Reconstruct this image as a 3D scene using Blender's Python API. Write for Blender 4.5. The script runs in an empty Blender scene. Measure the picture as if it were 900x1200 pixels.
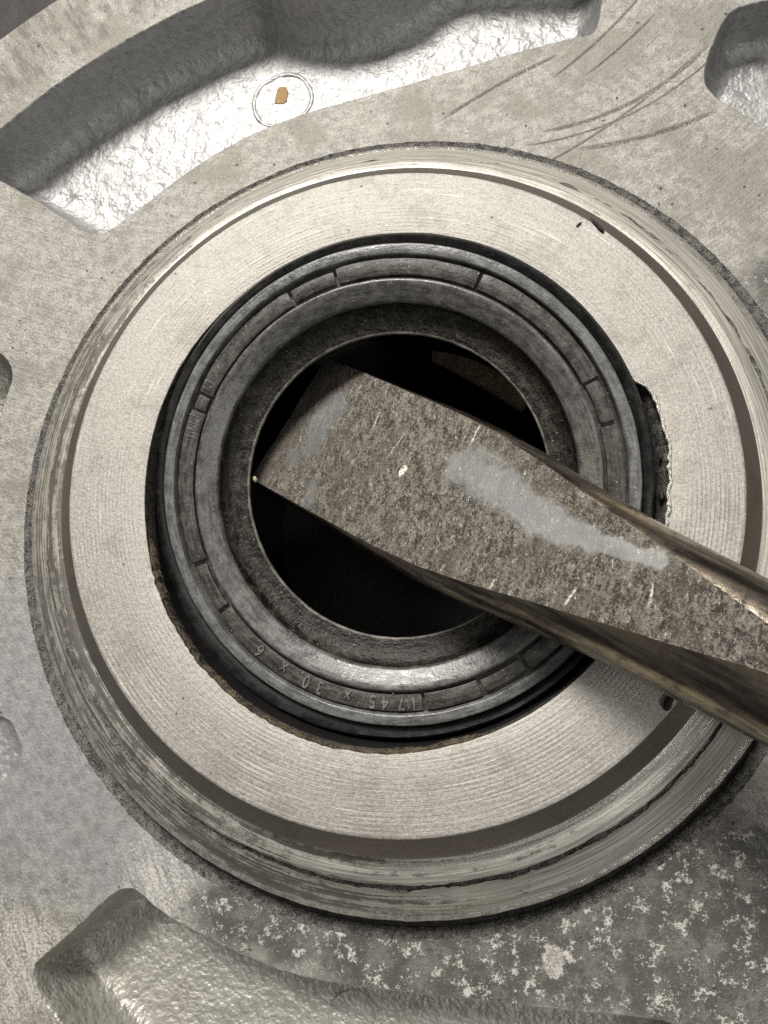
import bpy, bmesh, math, random
import numpy as np
from mathutils import Vector, Matrix, noise
from mathutils.geometry import delaunay_2d_cdt

MM = 0.001                       # everything below is written in millimetres, built in metres
random.seed(7)
scene = bpy.context.scene

# ------------------------------------------------------------------ camera
cam_d = bpy.data.cameras.new('camera'); cam = bpy.data.objects.new('camera', cam_d)
scene.collection.objects.link(cam); scene.camera = cam
cam_d.sensor_fit = 'HORIZONTAL'; cam_d.sensor_width = 36.0; cam_d.lens = 850 / 900 * 36.0
cam_d.clip_start = 0.002; cam_d.clip_end = 10.0
Rm = Matrix(((0.99239, 0.02215, 0.12111), (0.0, 0.98369, -0.17989), (-0.12311, 0.17852, 0.9762)))
cam.matrix_world = Matrix.Translation(Vector((4.715, -9.3318, 40.1241)) * MM) @ Rm.to_4x4()

# ------------------------------------------------------------------ light: dim workshop, ceiling tube lamps
world = bpy.data.worlds.new('World'); scene.world = world; world.use_nodes = True
bg = world.node_tree.nodes['Background']
bg.inputs['Color'].default_value = (1.0, 0.98, 0.95, 1); bg.inputs['Strength'].default_value = 0.05

def area_lamp(name, loc, size_x, size_y, watts, col):
    l = bpy.data.lights.new(name, 'AREA'); l.shape = 'RECTANGLE'; l.size = size_x; l.size_y = size_y
    l.energy = watts; l.color = col
    o = bpy.data.objects.new(name, l); scene.collection.objects.link(o); o.location = loc
    o.rotation_euler = (-Vector(loc)).to_track_quat('-Z', 'Y').to_euler()
    return o
area_lamp('ceiling_lamp', (-0.28, 0.95, 1.18), 0.62, 0.40, 24.0, (1.0, 0.957, 0.90))
area_lamp('ceiling_lamp', (0.20, 0.15, 1.60), 0.9, 0.9, 2.2, (1.0, 0.96, 0.91))
area_lamp('window_lamp', (0.90, -0.60, 1.20), 0.10, 0.10, 2.6, (1.0, 0.98, 0.95))

vs = scene.view_settings
vs.view_transform = 'Standard'; vs.look = 'None'; vs.exposure = 0.38; vs.gamma = 1.0; vs.use_curve_mapping = False
scene.render.engine = 'CYCLES'; scene.cycles.use_denoising = False; scene.cycles.max_bounces = 6

# ------------------------------------------------------------------ node helper
class Mat:
    def __init__(s, name, metallic=0.0, rough=0.5):
        s.m = bpy.data.materials.new(name); s.m.use_nodes = True; s.nt = s.m.node_tree; s.cache = {}
        s.b = s.nt.nodes['Principled BSDF']
        s.b.inputs['Metallic'].default_value = metallic; s.b.inputs['Roughness'].default_value = rough
        s.P = s.v('SCALE', s.n('ShaderNodeTexCoord').outputs['Object'], 1.0 / MM)   # position in millimetres
    def n(s, t): return s.nt.nodes.new(t)
    def put(s, sock, val):
        if isinstance(val, bpy.types.NodeSocket): s.nt.links.new(val, sock)
        elif val is not None:
            if sock.type == 'RGBA' and len(val) == 3: val = (*val, 1)
            sock.default_value = val
    def v(s, op, a, b=None):
        k = s.n('ShaderNodeVectorMath'); k.operation = op; s.put(k.inputs[0], a)
        if b is not None: s.put(k.inputs['Scale'] if op == 'SCALE' else k.inputs[1], b)
        return k.outputs['Value'] if op in ('LENGTH', 'DISTANCE', 'DOT_PRODUCT') else k.outputs['Vector']
    def f(s, op, a, b=None, c=None):
        k = s.n('ShaderNodeMath'); k.operation = op
        for i, x in enumerate((a, b, c)):
            if x is not None: s.put(k.inputs[i], x)
        return k.outputs[0]
    def xyz(s, vec=None):
        k = s.n('ShaderNodeSeparateXYZ'); s.put(k.inputs[0], vec or s.P); return k.outputs
    def vec(s, x, y, z):
        k = s.n('ShaderNodeCombineXYZ')
        for i, q in enumerate((x, y, z)): s.put(k.inputs[i], q)
        return k.outputs[0]
    def noise(s, scale, detail=4, rough=0.55, vec=None, dist=0.0):
        key = (scale, detail, rough, dist)
        if vec is None and key in s.cache: return s.cache[key]
        k = s.n('ShaderNodeTexNoise'); s.put(k.inputs['Vector'], vec or s.P)
        k.inputs['Scale'].default_value = scale; k.inputs['Detail'].default_value = detail
        k.inputs['Roughness'].default_value = rough; k.inputs['Distortion'].default_value = dist
        if vec is None: s.cache[key] = k.outputs['Fac']
        return k.outputs['Fac']
    def voro(s, scale, vec=None, feat='F1', out='Distance', rnd=1.0):
        k = s.n('ShaderNodeTexVoronoi'); k.feature = feat; s.put(k.inputs['Vector'], vec or s.P)
        k.inputs['Scale'].default_value = scale; k.inputs['Randomness'].default_value = rnd
        return k.outputs[out]
    def rng(s, x, a, b, c=0.0, d=1.0, smooth=True):
        k = s.n('ShaderNodeMapRange'); k.interpolation_type = 'SMOOTHSTEP' if smooth else 'LINEAR'
        for i, q in enumerate((x, a, b, c, d)): s.put(k.inputs[i], q)
        return k.outputs[0]
    def mix(s, fac, a, b, blend='MIX'):
        k = s.n('ShaderNodeMix'); k.data_type = 'RGBA'; k.blend_type = blend
        s.put(k.inputs[0], fac); s.put(k.inputs[6], a); s.put(k.inputs[7], b); return k.outputs[2]
    def blob(s, c, r, soft=0.5, wob=0.6, nscale=0.4, sq=None):
        """1 inside an uneven patch round c (mm), 0 outside"""
        d = s.v('SUBTRACT', s.P, (c[0], c[1], c[2] if len(c) > 2 else 0.0))
        if sq: d = s.v('MULTIPLY', d, sq)
        L = s.v('LENGTH', d)
        if wob: L = s.f('ADD', L, s.f('MULTIPLY', s.f('SUBTRACT', s.noise(nscale, 4, 0.6), 0.5), wob * 2))
        return s.rng(L, r, r * (1 - soft), 0, 1)
    def radial(s, fr, ft, c=(0, 0, 0)):
        """noise coordinates that run round a centre: fine across the radius, long along the turn"""
        d = s.v('SUBTRACT', s.P, c); x, y, z = s.xyz(d)
        r = s.f('SQRT', s.f('ADD', s.f('MULTIPLY', x, x), s.f('MULTIPLY', y, y)))
        return s.vec(s.f('MULTIPLY', r, fr), s.f('MULTIPLY', s.f('DIVIDE', x, r), ft), s.f('MULTIPLY', s.f('DIVIDE', y, r), ft)), r
    def bump(s, h, dist_mm, strength=1.0, normal=None):
        k = s.n('ShaderNodeBump'); s.put(k.inputs['Height'], h); k.inputs['Distance'].default_value = dist_mm * MM
        s.put(k.inputs['Strength'], strength)
        if normal: s.put(k.inputs['Normal'], normal)
        return k.outputs[0]
    def done(s, col=None, rough=None, normal=None, metal=None, spec=None):
        if col is not None: s.put(s.b.inputs['Base Color'], col)
        if rough is not None: s.put(s.b.inputs['Roughness'], rough)
        if normal is not None: s.put(s.b.inputs['Normal'], normal)
        if metal is not None: s.put(s.b.inputs['Metallic'], metal)
        if spec is not None: s.put(s.b.inputs['Specular IOR Level'], spec)
        return s.m

# ------------------------------------------------------------------ materials
def mat_face():
    m = Mat('turned_aluminium_face', 0.5, 0.5)
    v1, r = m.radial(4.0, 3.0); v2, _ = m.radial(11.0, 7.0); v3, _ = m.radial(2.2, 1.3)
    rings = m.noise(1.0, 4, 0.75, v1); fine = m.noise(1.0, 3, 0.7, v2); broad = m.noise(1.0, 3, 0.6, v3)
    pitch = m.f('SINE', m.f('ADD', m.f('MULTIPLY', r, 2 * math.pi / 0.24), m.f('MULTIPLY', broad, 5.0)))
    patchy = m.rng(m.noise(0.16, 3, 0.5), 0.40, 0.60)                       # the tool marks fade in and out
    grain = m.noise(5.0, 6, 0.78); blot = m.noise(0.35, 5, 0.65); mid = m.noise(1.6, 5, 0.7)
    h = m.f('ADD', m.f('ADD', m.f('MULTIPLY', rings, 0.7), m.f('MULTIPLY', fine, 0.6)), m.f('ADD', m.f('MULTIPLY', m.f('MULTIPLY', pitch, patchy), 0.13), m.f('MULTIPLY', grain, 1.0)))
    col = m.mix(m.rng(grain, 0.36, 0.64), (0.36, 0.345, 0.31), (0.56, 0.54, 0.495))
    col = m.mix(m.f('MULTIPLY', m.rng(rings, 0.58, 0.70), 0.6), col, (0.74, 0.72, 0.665))
    col = m.mix(m.f('MULTIPLY', m.rng(broad, 0.60, 0.72), 0.35), col, (0.30, 0.285, 0.255))
    col = m.mix(m.f('MULTIPLY', m.rng(m.f('ADD', m.f('MULTIPLY', blot, 0.6), m.f('MULTIPLY', mid, 0.4)), 0.49, 0.60), 0.45), col, (0.29, 0.273, 0.238))
    pits = m.f('MULTIPLY', m.rng(m.voro(0.8), 0.09, 0.03), m.rng(m.noise(0.5), 0.50, 0.56))
    col = m.mix(m.f('MULTIPLY', pits, 0.85), col, (0.08, 0.07, 0.06))
    return m.done(col, m.rng(grain, 0.3, 0.7, 0.40, 0.60), m.bump(h, 0.045, 0.9))

def mat_band():
    m = Mat('smooth_turned_chamfer', 0.9, 0.30)
    v1, r = m.radial(6.0, 1.5); z = m.xyz()[2]
    streak = m.noise(1.0, 3, 0.6, m.vec(m.f('MULTIPLY', z, 7.0), m.f('MULTIPLY', m.xyz()[0], 0.2), m.f('MULTIPLY', m.xyz()[1], 0.2)))
    blot = m.noise(0.5, 4, 0.6)
    col = m.mix(streak, (0.19, 0.168, 0.146), (0.27, 0.243, 0.212))
    col = m.mix(m.f('MULTIPLY', m.rng(blot, 0.5, 0.7), 0.5), col, (0.14, 0.125, 0.108))
    return m.done(col, m.rng(streak, 0.3, 0.7, 0.40, 0.5), m.bump(streak, 0.01, 0.5))

def mat_ledge():
    m = Mat('stained_turned_ledge', 0.45, 0.46)
    v1, r = m.radial(3.4, 1.7); v2, _ = m.radial(8.0, 4.0); v3, _ = m.radial(1.2, 1.6)
    s1 = m.noise(1.0, 5, 0.65, v1); s2 = m.noise(1.0, 4, 0.6, v2); s3 = m.noise(1.0, 4, 0.6, v3)
    grit = m.noise(5.0, 5, 0.75)
    col = m.mix(m.rng(s2, 0.3, 0.7), (0.36, 0.345, 0.305), (0.78, 0.755, 0.68))
    x, y, z = m.xyz()
    side = m.rng(m.f('ADD', m.f('MULTIPLY', x, -0.93), m.f('MULTIPLY', y, -0.36)), -6.0, 20.0)     # oil film collected on this half
    th = m.f('SUBTRACT', 0.575, m.f('MULTIPLY', side, 0.10))
    stain = m.rng(m.f('ADD', m.f('MULTIPLY', s1, 0.55), m.f('ADD', m.f('MULTIPLY', m.noise(1.1, 5, 0.65), 0.28), m.f('MULTIPLY', grit, 0.17))), m.f('SUBTRACT', th, 0.02), m.f('ADD', th, 0.05))
    col = m.mix(m.f('MULTIPLY', stain, 0.78), col, (0.095, 0.085, 0.072))
    brown = m.rng(s3, 0.55, 0.7)
    col = m.mix(m.f('MULTIPLY', brown, 0.25), col, (0.24, 0.20, 0.14))
    h = m.f('ADD', m.f('MULTIPLY', s2, 0.8), m.f('ADD', m.f('MULTIPLY', grit, 0.6), m.f('MULTIPLY', s1, 0.8)))
    return m.done(col, m.rng(s1, 0.3, 0.7, 0.30, 0.58), m.bump(h, 0.05, 0.8))

def mat_plate():
    m = Mat('milled_cast_aluminium', 0.4, 0.5)
    x, y, z = m.xyz()
    n1 = m.noise(0.22, 5, 0.6); n2 = m.noise(1.3, 6, 0.7); n3 = m.noise(5.5, 5, 0.75)
    # long cutter lines: arcs about a far centre, upper right and lower left
    vA, rA = m.radial(3.2, 5.0, (-10.5, 63.0, 0)); vB, rB = m.radial(2.6, 26.0, (-95.0, -62.0, 0))
    millA = m.noise(1.0, 4, 0.7, vA); millB = m.noise(1.0, 4, 0.7, vB)
    up = m.rng(y, -4.0, 12.0)
    mill = m.f('ADD', m.f('MULTIPLY', millA, up), m.f('MULTIPLY', millB, m.f('SUBTRACT', 1.0, up)))
    col = m.mix(m.rng(n2, 0.34, 0.66), (0.215, 0.206, 0.184), (0.42, 0.405, 0.368))
    col = m.mix(m.f('MULTIPLY', m.rng(n3, 0.46, 0.66), 0.6), col, (0.66, 0.64, 0.59))
    col = m.mix(m.f('MULTIPLY', m.rng(mill, 0.5, 0.7), 0.40), col, (0.23, 0.218, 0.192))
    col = m.mix(m.f('MULTIPLY', m.rng(n1, 0.47, 0.60), 0.6), col, (0.235, 0.222, 0.19))
    # smooth bluish grey skin at the lower left, cleaner metal scrubbed bright in the bottom corner
    left = m.f('MAXIMUM', m.blob((-24.0, -15.0, -6.9), 13.0, 0.5, 5.0, 0.4), m.blob((-17.0, -22.5, -6.9), 6.0, 0.6, 3.0, 0.4))
    skin = m.mix(m.rng(n2, 0.3, 0.7), (0.26, 0.265, 0.265), (0.42, 0.425, 0.42))
    col = m.mix(m.f('MULTIPLY', left, 0.85), col, skin)
    bright = m.f('MULTIPLY', m.f('MAXIMUM', m.blob((-24.5, -29.5, -6.9), 5.5, 0.6, 3.0, 0.4), m.blob((-15.0, -24.2, -6.9), 4.5, 0.8, 3.0, 0.4)), m.rng(m.f('ADD', m.f('MULTIPLY', n3, 0.6), m.f('MULTIPLY', millB, 0.4)), 0.44, 0.60))
    col = m.mix(m.f('MULTIPLY', bright, 0.8), col, (0.80, 0.77, 0.69))
    # dark oily dirt, bottom right and beneath the boss
    dirtzone = m.f('MAXIMUM', m.blob((16.0, -24.5, -6.9), 9.5, 0.7, 5.0, 0.4), m.blob((4.0, -27.6, -6.9), 5.5, 0.7, 3.0, 0.4, (0.45, 1.3, 1)))
    dirtzone = m.f('MAXIMUM', dirtzone, m.f('MULTIPLY', m.blob((-8.5, -25.8, -6.9), 4.5, 0.8, 2.5, 0.4, (0.6, 1.2, 1)), 0.7))
    dirtzone = m.f('MAXIMUM', dirtzone, m.f('MULTIPLY', m.blob((27.5, 13.0, -6.9), 8.0, 0.8, 4.0, 0.4), 0.45))
    dirtzone = m.rng(dirtzone, 0.05, 0.55)
    g = m.f('ADD', m.f('MULTIPLY', n2, 0.5), m.f('MULTIPLY', n3, 0.5))
    g = m.f('ADD', m.f('MULTIPLY', g, 0.6), m.f('MULTIPLY', m.noise(0.55, 5, 0.7), 0.4))
    dirt = m.f('MULTIPLY', dirtzone, m.rng(g, 0.43, 0.53))
    col = m.mix(m.f('MULTIPLY', dirtzone, 0.5), col, (0.17, 0.165, 0.15))
    col = m.mix(m.f('MULTIPLY', dirt, 0.8), col, (0.05, 0.047, 0.042))
    chips = m.f('MULTIPLY', dirtzone, m.rng(m.noise(1.2, 9, 0.84), 0.505, 0.575))
    col = m.mix(m.f('MULTIPLY', chips, 0.85), col, (0.70, 0.68, 0.61))
    spot = m.blob((8.8, -27.5, -6.9), 1.5, 0.9, 0.4, 0.4, (1.25, 0.85, 1))
    spot = m.rng(m.f('ADD', spot, m.f('MULTIPLY', m.f('SUBTRACT', m.noise(1.7, 9, 0.82), 0.5), 1.6)), 0.42, 0.52)
    spot = m.f('MULTIPLY', spot, m.blob((8.8, -27.5, -6.9), 2.4, 0.3, 0.3, 0.4))
    col = m.mix(m.f('MULTIPLY', spot, 0.85), col, (0.62, 0.60, 0.54))
    rimz = m.rng(m.v('DISTANCE', m.vec(x, y, 0.0), (3.2, -8.9, 0.0)), 53.5, 55.0)
    tang, _r = m.radial(0.35, 75.0, (3.2, -8.9, 0)); rs = m.noise(1.0, 4, 0.7, tang)
    col = m.mix(m.f('MULTIPLY', rimz, m.f('MULTIPLY', m.rng(m.f('ADD', m.f('MULTIPLY', rs, 0.6), m.f('MULTIPLY', n2, 0.4)), 0.46, 0.58), 0.7)), col, (0.13, 0.12, 0.10))
    # pits and freckles
    pit = m.f('MULTIPLY', m.rng(m.f('ADD', m.voro(1.1), m.f('MULTIPLY', m.f('SUBTRACT', n3, 0.5), 0.3)), 0.13, 0.04), m.rng(m.noise(0.35, 3), 0.54, 0.62))
    col = m.mix(m.f('MULTIPLY', pit, 0.75), col, (0.085, 0.075, 0.062))
    # single scored arcs
    sc = None
    for cx, cy, R, w, a0, a1 in ((8.68, 44.77, 18.22, 0.13, 9.2, 23.0), (12.11, 50.08, 25.06, 0.16, 11.6, 23.0), (29.14, -10.56, 46.72, 0.12, 2.0, 12.5),
                                (-10.55, 63.3, 40.39, 0.07, 12.5, 19.5), (-9.5, 63.3, 44.0, 0.07, 8.0, 22.0), (8.0, 46.0, 20.4, 0.06, 8.0, 25.0), (27.5, -10.56, 49.5, 0.09, 3.5, 11.0), (-10.0, 60.0, 36.0, 0.08, 10.0, 20.0)):
        d = m.v('DISTANCE', m.vec(x, y, 0.0), (cx, cy, 0.0))
        d = m.f('ADD', d, m.f('MULTIPLY', m.f('SUBTRACT', n2, 0.5), 0.10))
        k = m.rng(m.f('ABSOLUTE', m.f('SUBTRACT', d, R)), w * 2.0, w * 0.2)
        k = m.f('MULTIPLY', k, m.f('MULTIPLY', m.rng(x, a0, a0 + 2.5), m.rng(x, a1, a1 - 2.0)))
        sc = k if sc is None else m.f('MAXIMUM', sc, k)
    sc = m.f('MULTIPLY', sc, m.f('MULTIPLY', m.rng(n3, 0.30, 0.60), m.rng(n2, 0.25, 0.55)))
    col = m.mix(m.f('MULTIPLY', sc, 0.33), col, (0.15, 0.14, 0.12))
    h = m.f('ADD', m.f('ADD', m.f('MULTIPLY', n3, 0.55), m.f('MULTIPLY', mill, 0.55)), m.f('ADD', m.f('MULTIPLY', n2, 0.5), m.f('MULTIPLY', sc, -0.8)))
    h = m.f('ADD', h, m.f('SUBTRACT', m.f('MULTIPLY', chips, 0.35), m.f('MULTIPLY', pit, 0.8)))
    return m.done(col, m.rng(g, 0.3, 0.7, 0.44, 0.62), m.bump(h, 0.11, 0.85), m.f('SUBTRACT', 0.38, m.f('MULTIPLY', dirt, 0.3)))

def mat_cast(name, tone, stain, relief):
    m = Mat(name, 0.5, 0.42)
    lump = m.noise(1.9, 1, 0.5); lump2 = m.noise(4.0, 1, 0.5); n1 = m.noise(0.5, 4, 0.6); grit = m.noise(11.0, 4, 0.75)
    peb = m.voro(2.6, m.v('ADD', m.P, m.v('SCALE', m.vec(lump2, lump2, lump2), 0.5)), 'SMOOTH_F1')
    col = m.mix(m.rng(n1, 0.35, 0.65), tuple(0.80 * t for t in tone), tone)
    col = m.mix(m.f('MULTIPLY', m.rng(lump, 0.52, 0.36), 0.35), col, tuple(0.55 * t for t in tone))
    spots = m.f('MULTIPLY', m.rng(m.voro(0.42), 0.24, 0.10), m.rng(m.noise(0.45, 3), 0.50, 0.56))
    spots = m.f('MULTIPLY', spots, m.rng(lump2, 0.30, 0.55))
    col = m.mix(m.f('MULTIPLY', spots, stain), col, (0.12, 0.10, 0.065))
    grime = m.f('MULTIPLY', m.rng(m.f('ADD', m.f('MULTIPLY', n1, 0.6), m.f('MULTIPLY', grit, 0.4)), 0.50, 0.62), stain)
    col = m.mix(m.f('MULTIPLY', grime, 0.45), col, (0.20, 0.188, 0.16))
    h = m.f('ADD', m.f('MULTIPLY', peb, -0.15), m.f('ADD', m.f('MULTIPLY', lump, 0.9), m.f('ADD', m.f('MULTIPLY', lump2, 0.45), m.f('MULTIPLY', grit, 0.05))))
    return m.done(col, m.rng(n1, 0.3, 0.7, 0.44, 0.56), m.bump(h, relief, 0.85))

def mat_rubber(name, dark, light, rough, bump=0.03, dust=0.5, spec=0.5):
    m = Mat(name, 0.0, rough)
    v1, r = m.radial(5.0, 8.0); s = m.noise(1.0, 5, 0.7, v1)
    n2 = m.noise(1.4, 6, 0.7); n3 = m.noise(9.0, 5, 0.8)
    mixv = m.f('ADD', m.f('MULTIPLY', s, 0.40), m.f('ADD', m.f('MULTIPLY', n2, 0.35), m.f('MULTIPLY', n3, 0.25)))
    col = m.mix(m.rng(mixv, 0.41, 0.60), dark, light)
    film = m.rng(m.f('ADD', m.f('MULTIPLY', n2, 0.7), m.f('MULTIPLY', n3, 0.3)), 0.53, 0.62)
    col = m.mix(m.f('MULTIPLY', film, dust * 0.3), col, (0.20, 0.185, 0.15))
    fleck = m.f('MULTIPLY', m.rng(m.voro(2.8), 0.16, 0.06), m.rng(m.noise(0.8, 3), 0.50, 0.58))
    col = m.mix(m.f('MULTIPLY', fleck, dust), col, (0.52, 0.49, 0.42))
    h = m.f('ADD', m.f('MULTIPLY', m.noise(4.0, 3, 0.55), 0.5), m.f('ADD', m.f('MULTIPLY', s, 0.4), m.f('MULTIPLY', n2, 0.6)))
    return m.done(col, m.rng(mixv, 0.40, 0.62, rough - 0.06, rough + 0.20), m.bump(h, bump * 1.1, 0.8), spec=spec)

def mat_blade_face():
    m = Mat('worn_tool_steel_face', 0.6, 0.46)
    x, y, z = m.xyz()
    sk = m.vec(m.f('ADD', x, m.f('MULTIPLY', y, 0.35)), m.f('MULTIPLY', m.f('SUBTRACT', y, m.f('MULTIPLY', x, 0.35)), 0.45), z)     # scuffs lean across the blade
    n1 = m.noise(0.45, 5, 0.65); n2 = m.noise(2.6, 8, 0.82, sk); n3 = m.noise(7.0, 6, 0.85)
    g = m.f('ADD', m.f('MULTIPLY', n2, 0.5), m.f('MULTIPLY', n3, 0.5))
    col = m.mix(m.rng(g, 0.45, 0.565), (0.032, 0.028, 0.023), (0.25, 0.228, 0.192))
    col = m.mix(m.f('MULTIPLY', m.rng(n1, 0.45, 0.65), 0.5), col, (0.105, 0.090, 0.070))
    bright = m.rng(m.noise(4.5, 6, 0.85, sk), 0.565, 0.64)
    col = m.mix(m.f('MULTIPLY', bright, 0.8), col, (0.58, 0.555, 0.49))
    # shade on the tip at the seal lip, painted into the colour
    tip = m.rng(m.f('ADD', x, m.f('MULTIPLY', n1, 1.6)), 2.6, 1.0)
    col = m.mix(m.f('MULTIPLY', tip, 0.55), col, (0.10, 0.088, 0.075))
    # islands of grey plating that survived
    pl = None
    flat = m.vec(x, y, 0.0)
    for (ax_, ay_), (bx_, by_), w in (((12.3, 1.75), (14.6, 1.75), 1.15), ((14.4, 1.55), (18.0, 0.95), 0.95), ((17.5, 1.0), (20.5, 0.95), 0.72), ((20.0, 0.95), (23.6, 1.55), 0.45), ((1.9, 1.9), (2.0, -1.0), 0.85), ((1.3, -2.0), (1.5, -2.4), 0.45), ((3.9, -3.2), (4.3, -4.1), 0.35)):
        e = Vector((bx_ - ax_, by_ - ay_, 0)); rel = m.v('SUBTRACT', flat, (ax_, ay_, 0.0))
        t = m.f('MULTIPLY', m.v('DOT_PRODUCT', rel, tuple(e)), 1.0 / e.length_squared)
        t = m.f('MINIMUM', m.f('MAXIMUM', t, 0.0), 1.0)
        d = m.f('MULTIPLY', m.v('LENGTH', m.v('SUBTRACT', rel, m.v('SCALE', tuple(e), t))), 1.0 / w)
        pl = d if pl is None else m.f('MINIMUM', pl, d)
    rag = m.f('ADD', m.f('MULTIPLY', m.f('SUBTRACT', m.noise(0.9, 4, 0.6), 0.5), 1.8), m.f('MULTIPLY', m.f('SUBTRACT', n2, 0.5), 1.3))
    pl = m.rng(m.f('ADD', pl, rag), 1.30, 0.70)
    plate = m.mix(m.rng(n2, 0.3, 0.7), (0.13, 0.137, 0.138), (0.215, 0.223, 0.222))
    col = m.mix(m.f('MULTIPLY', pl, m.rng(n2, 0.62, 0.40, 0.35, 0.85)), col, plate)
    # bright hairline scratches across
    sc = None
    for x0, y0, dx, y1, w in ((7.5, 0.3, 0.10, 2.2, 0.045), (11.9, 3.2, -0.12, 4.3, 0.09), (20.9, -2.4, 0.05, -1.3, 0.09), (24.3, -0.6, -0.3, 0.6, 0.08), (5.6, 1.6, -0.3, 2.8, 0.05), (17.2, -3.4, 0.1, -2.8, 0.10)):
        d = m.f('ABSOLUTE', m.f('SUBTRACT', m.f('SUBTRACT', x, x0), m.f('ADD', m.f('MULTIPLY', m.f('SUBTRACT', y, y0), dx), m.f('MULTIPLY', m.f('SUBTRACT', n1, 0.5), 0.6))))
        k = m.f('MULTIPLY', m.rng(d, w, w * 0.3), m.f('MULTIPLY', m.rng(y, y0 - 0.1, y0 + 0.2), m.rng(y, y1 + 0.1, y1 - 0.3)))
        sc = k if sc is None else m.f('MAXIMUM', sc, k)
    dent = m.rng(m.f('ADD', m.blob((8.95, 0.05, 0), 0.55, 0.95, 0.0, 0.8, (1.3, 0.8, 0)), m.f('MULTIPLY', m.f('SUBTRACT', m.noise(4.5, 2, 0.5), 0.5), 2.6)), 0.50, 0.62)
    dent = m.f('MULTIPLY', dent, m.blob((8.95, 0.05, 0), 0.5, 0.3, 0.0, 0.8, (1, 0.8, 0)))
    sc = m.f('MAXIMUM', m.f('MULTIPLY', sc, m.rng(n3, 0.3, 0.5)), dent)
    col = m.mix(m.f('MULTIPLY', sc, 0.9), col, (0.80, 0.76, 0.66))
    h = m.f('ADD', m.f('MULTIPLY', m.f('SUBTRACT', g, 0.5), m.f('SUBTRACT', 1.0, m.f('MULTIPLY', pl, 0.7))), m.f('MULTIPLY', sc, 0.3))
    return m.done(col, m.rng(g, 0.3, 0.7, 0.40, 0.58), m.bump(h, 0.09, 0.9))

def mat_blade_side():
    m = Mat('oily_steel_painted_reflections', 0.95, 0.22)
    x, y, z = m.xyz()
    v = m.vec(m.f('MULTIPLY', x, 0.16), m.f('MULTIPLY', y, 1.6), m.f('MULTIPLY', z, 1.6))
    n1 = m.noise(1.0, 5, 0.6, v); n2 = m.noise(1.2, 5, 0.65); n3 = m.noise(8.0, 4, 0.7)
    col = m.mix(m.rng(n1, 0.38, 0.62), (0.14, 0.118, 0.10), (0.44, 0.39, 0.31))
    gold_reflection = m.rng(n1, 0.52, 0.68)  # gold and dark lengthwise streaks paint reflections into the steel colour
    col = m.mix(m.f('MULTIPLY', gold_reflection, 0.6), col, (0.42, 0.32, 0.16))
    col = m.mix(m.f('MULTIPLY', m.rng(n2, 0.50, 0.66), 0.6), col, (0.13, 0.09, 0.085))
    h = m.f('ADD', n2, m.f('MULTIPLY', n3, 0.3))
    return m.done(col, m.rng(n2, 0.3, 0.7, 0.16, 0.34), m.bump(h, 0.02, 0.7))

def mat_flat(name, a, b, rough=0.6, metal=0.0, scale=2.0, bump=0.05):
    m = Mat(name, metal, rough)
    n = m.noise(scale, 5, 0.65); n2 = m.noise(scale * 4, 4, 0.7)
    return m.done(m.mix(m.rng(m.f('ADD', m.f('MULTIPLY', n, 0.6), m.f('MULTIPLY', n2, 0.4)), 0.35, 0.65), a, b), rough, m.bump(m.f('ADD', n, n2), bump, 0.8))

FACE, BAND, LEDGE, PLATE = mat_face(), mat_band(), mat_ledge(), mat_plate()
CAST_CLEAN = mat_cast('bright_cast_aluminium', (0.44, 0.44, 0.435), 0.4, 0.11)
CAST_DIRTY = mat_cast('freckled_cast_aluminium', (0.54, 0.53, 0.48), 1.0, 0.24)
GROOVE = mat_flat('near_black_groove_metal', (0.012, 0.011, 0.010), (0.06, 0.055, 0.048), 0.45, 0.3, 3.0, 0.08)  # near-black colour for the groove wall, groove floor and torn chips
LIP = mat_flat('greasy_lip_metal', (0.04, 0.039, 0.037), (0.25, 0.24, 0.22), 0.42, 0.55, 2.2, 0.10)
RIM_HIGHLIGHT = mat_flat('rim_highlight_metal', (0.42, 0.40, 0.355), (0.84, 0.82, 0.76), 0.32, 0.75, 1.3, 0.06)  # pale colour paints the edge highlight along the skirt rim
BORE = mat_flat('bore_shade_black', (0.003, 0.003, 0.0026), (0.008, 0.0075, 0.007), 0.6, 0.0, 1.0, 0.04)  # near-black colour paints the shade of depth into the bore
GLINT = mat_flat('bore_glint_brown', (0.40, 0.30, 0.18), (0.85, 0.76, 0.58), 0.5, 0.0, 0.9, 0.0)  # pale brown that paints a glint inside the bore
BURR = mat_flat('torn_bright_metal', (0.62, 0.60, 0.54), (0.82, 0.80, 0.72), 0.35, 0.9, 6.0, 0.05)
RESIDUE = mat_flat('old_brown_sealant', (0.012, 0.010, 0.008), (0.22, 0.18, 0.115), 0.5, 0.0, 1.5, 0.3)
R_RIM = mat_rubber('black_rim_rubber', (0.008, 0.008, 0.0085), (0.022, 0.022, 0.022), 0.34, 0.03, 0.15, 0.5)
R_RING = mat_rubber('dusty_grey_ring_rubber', (0.085, 0.087, 0.087), (0.22, 0.225, 0.22), 0.28, 0.06, 0.6, 0.8)
R_BAND = mat_rubber('marked_band_rubber', (0.028, 0.027, 0.024), (0.11, 0.104, 0.092), 0.40, 0.07, 0.8, 0.5)
R_SHOULDER = mat_rubber('scuffed_shoulder_rubber', (0.055, 0.054, 0.051), (0.17, 0.166, 0.157), 0.30, 0.04, 0.6, 0.8)
R_LIP = mat_rubber('oily_lip_rubber', (0.005, 0.0048, 0.0042), (0.045, 0.040, 0.031), 0.30, 0.16, 0.7, 0.4)
R_EDGE = mat_rubber('worn_lip_edge', (0.07, 0.066, 0.056), (0.26, 0.245, 0.21), 0.34, 0.05, 0.5, 0.5)
STEEL_FACE, STEEL_SIDE = mat_blade_face(), mat_blade_side()
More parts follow.
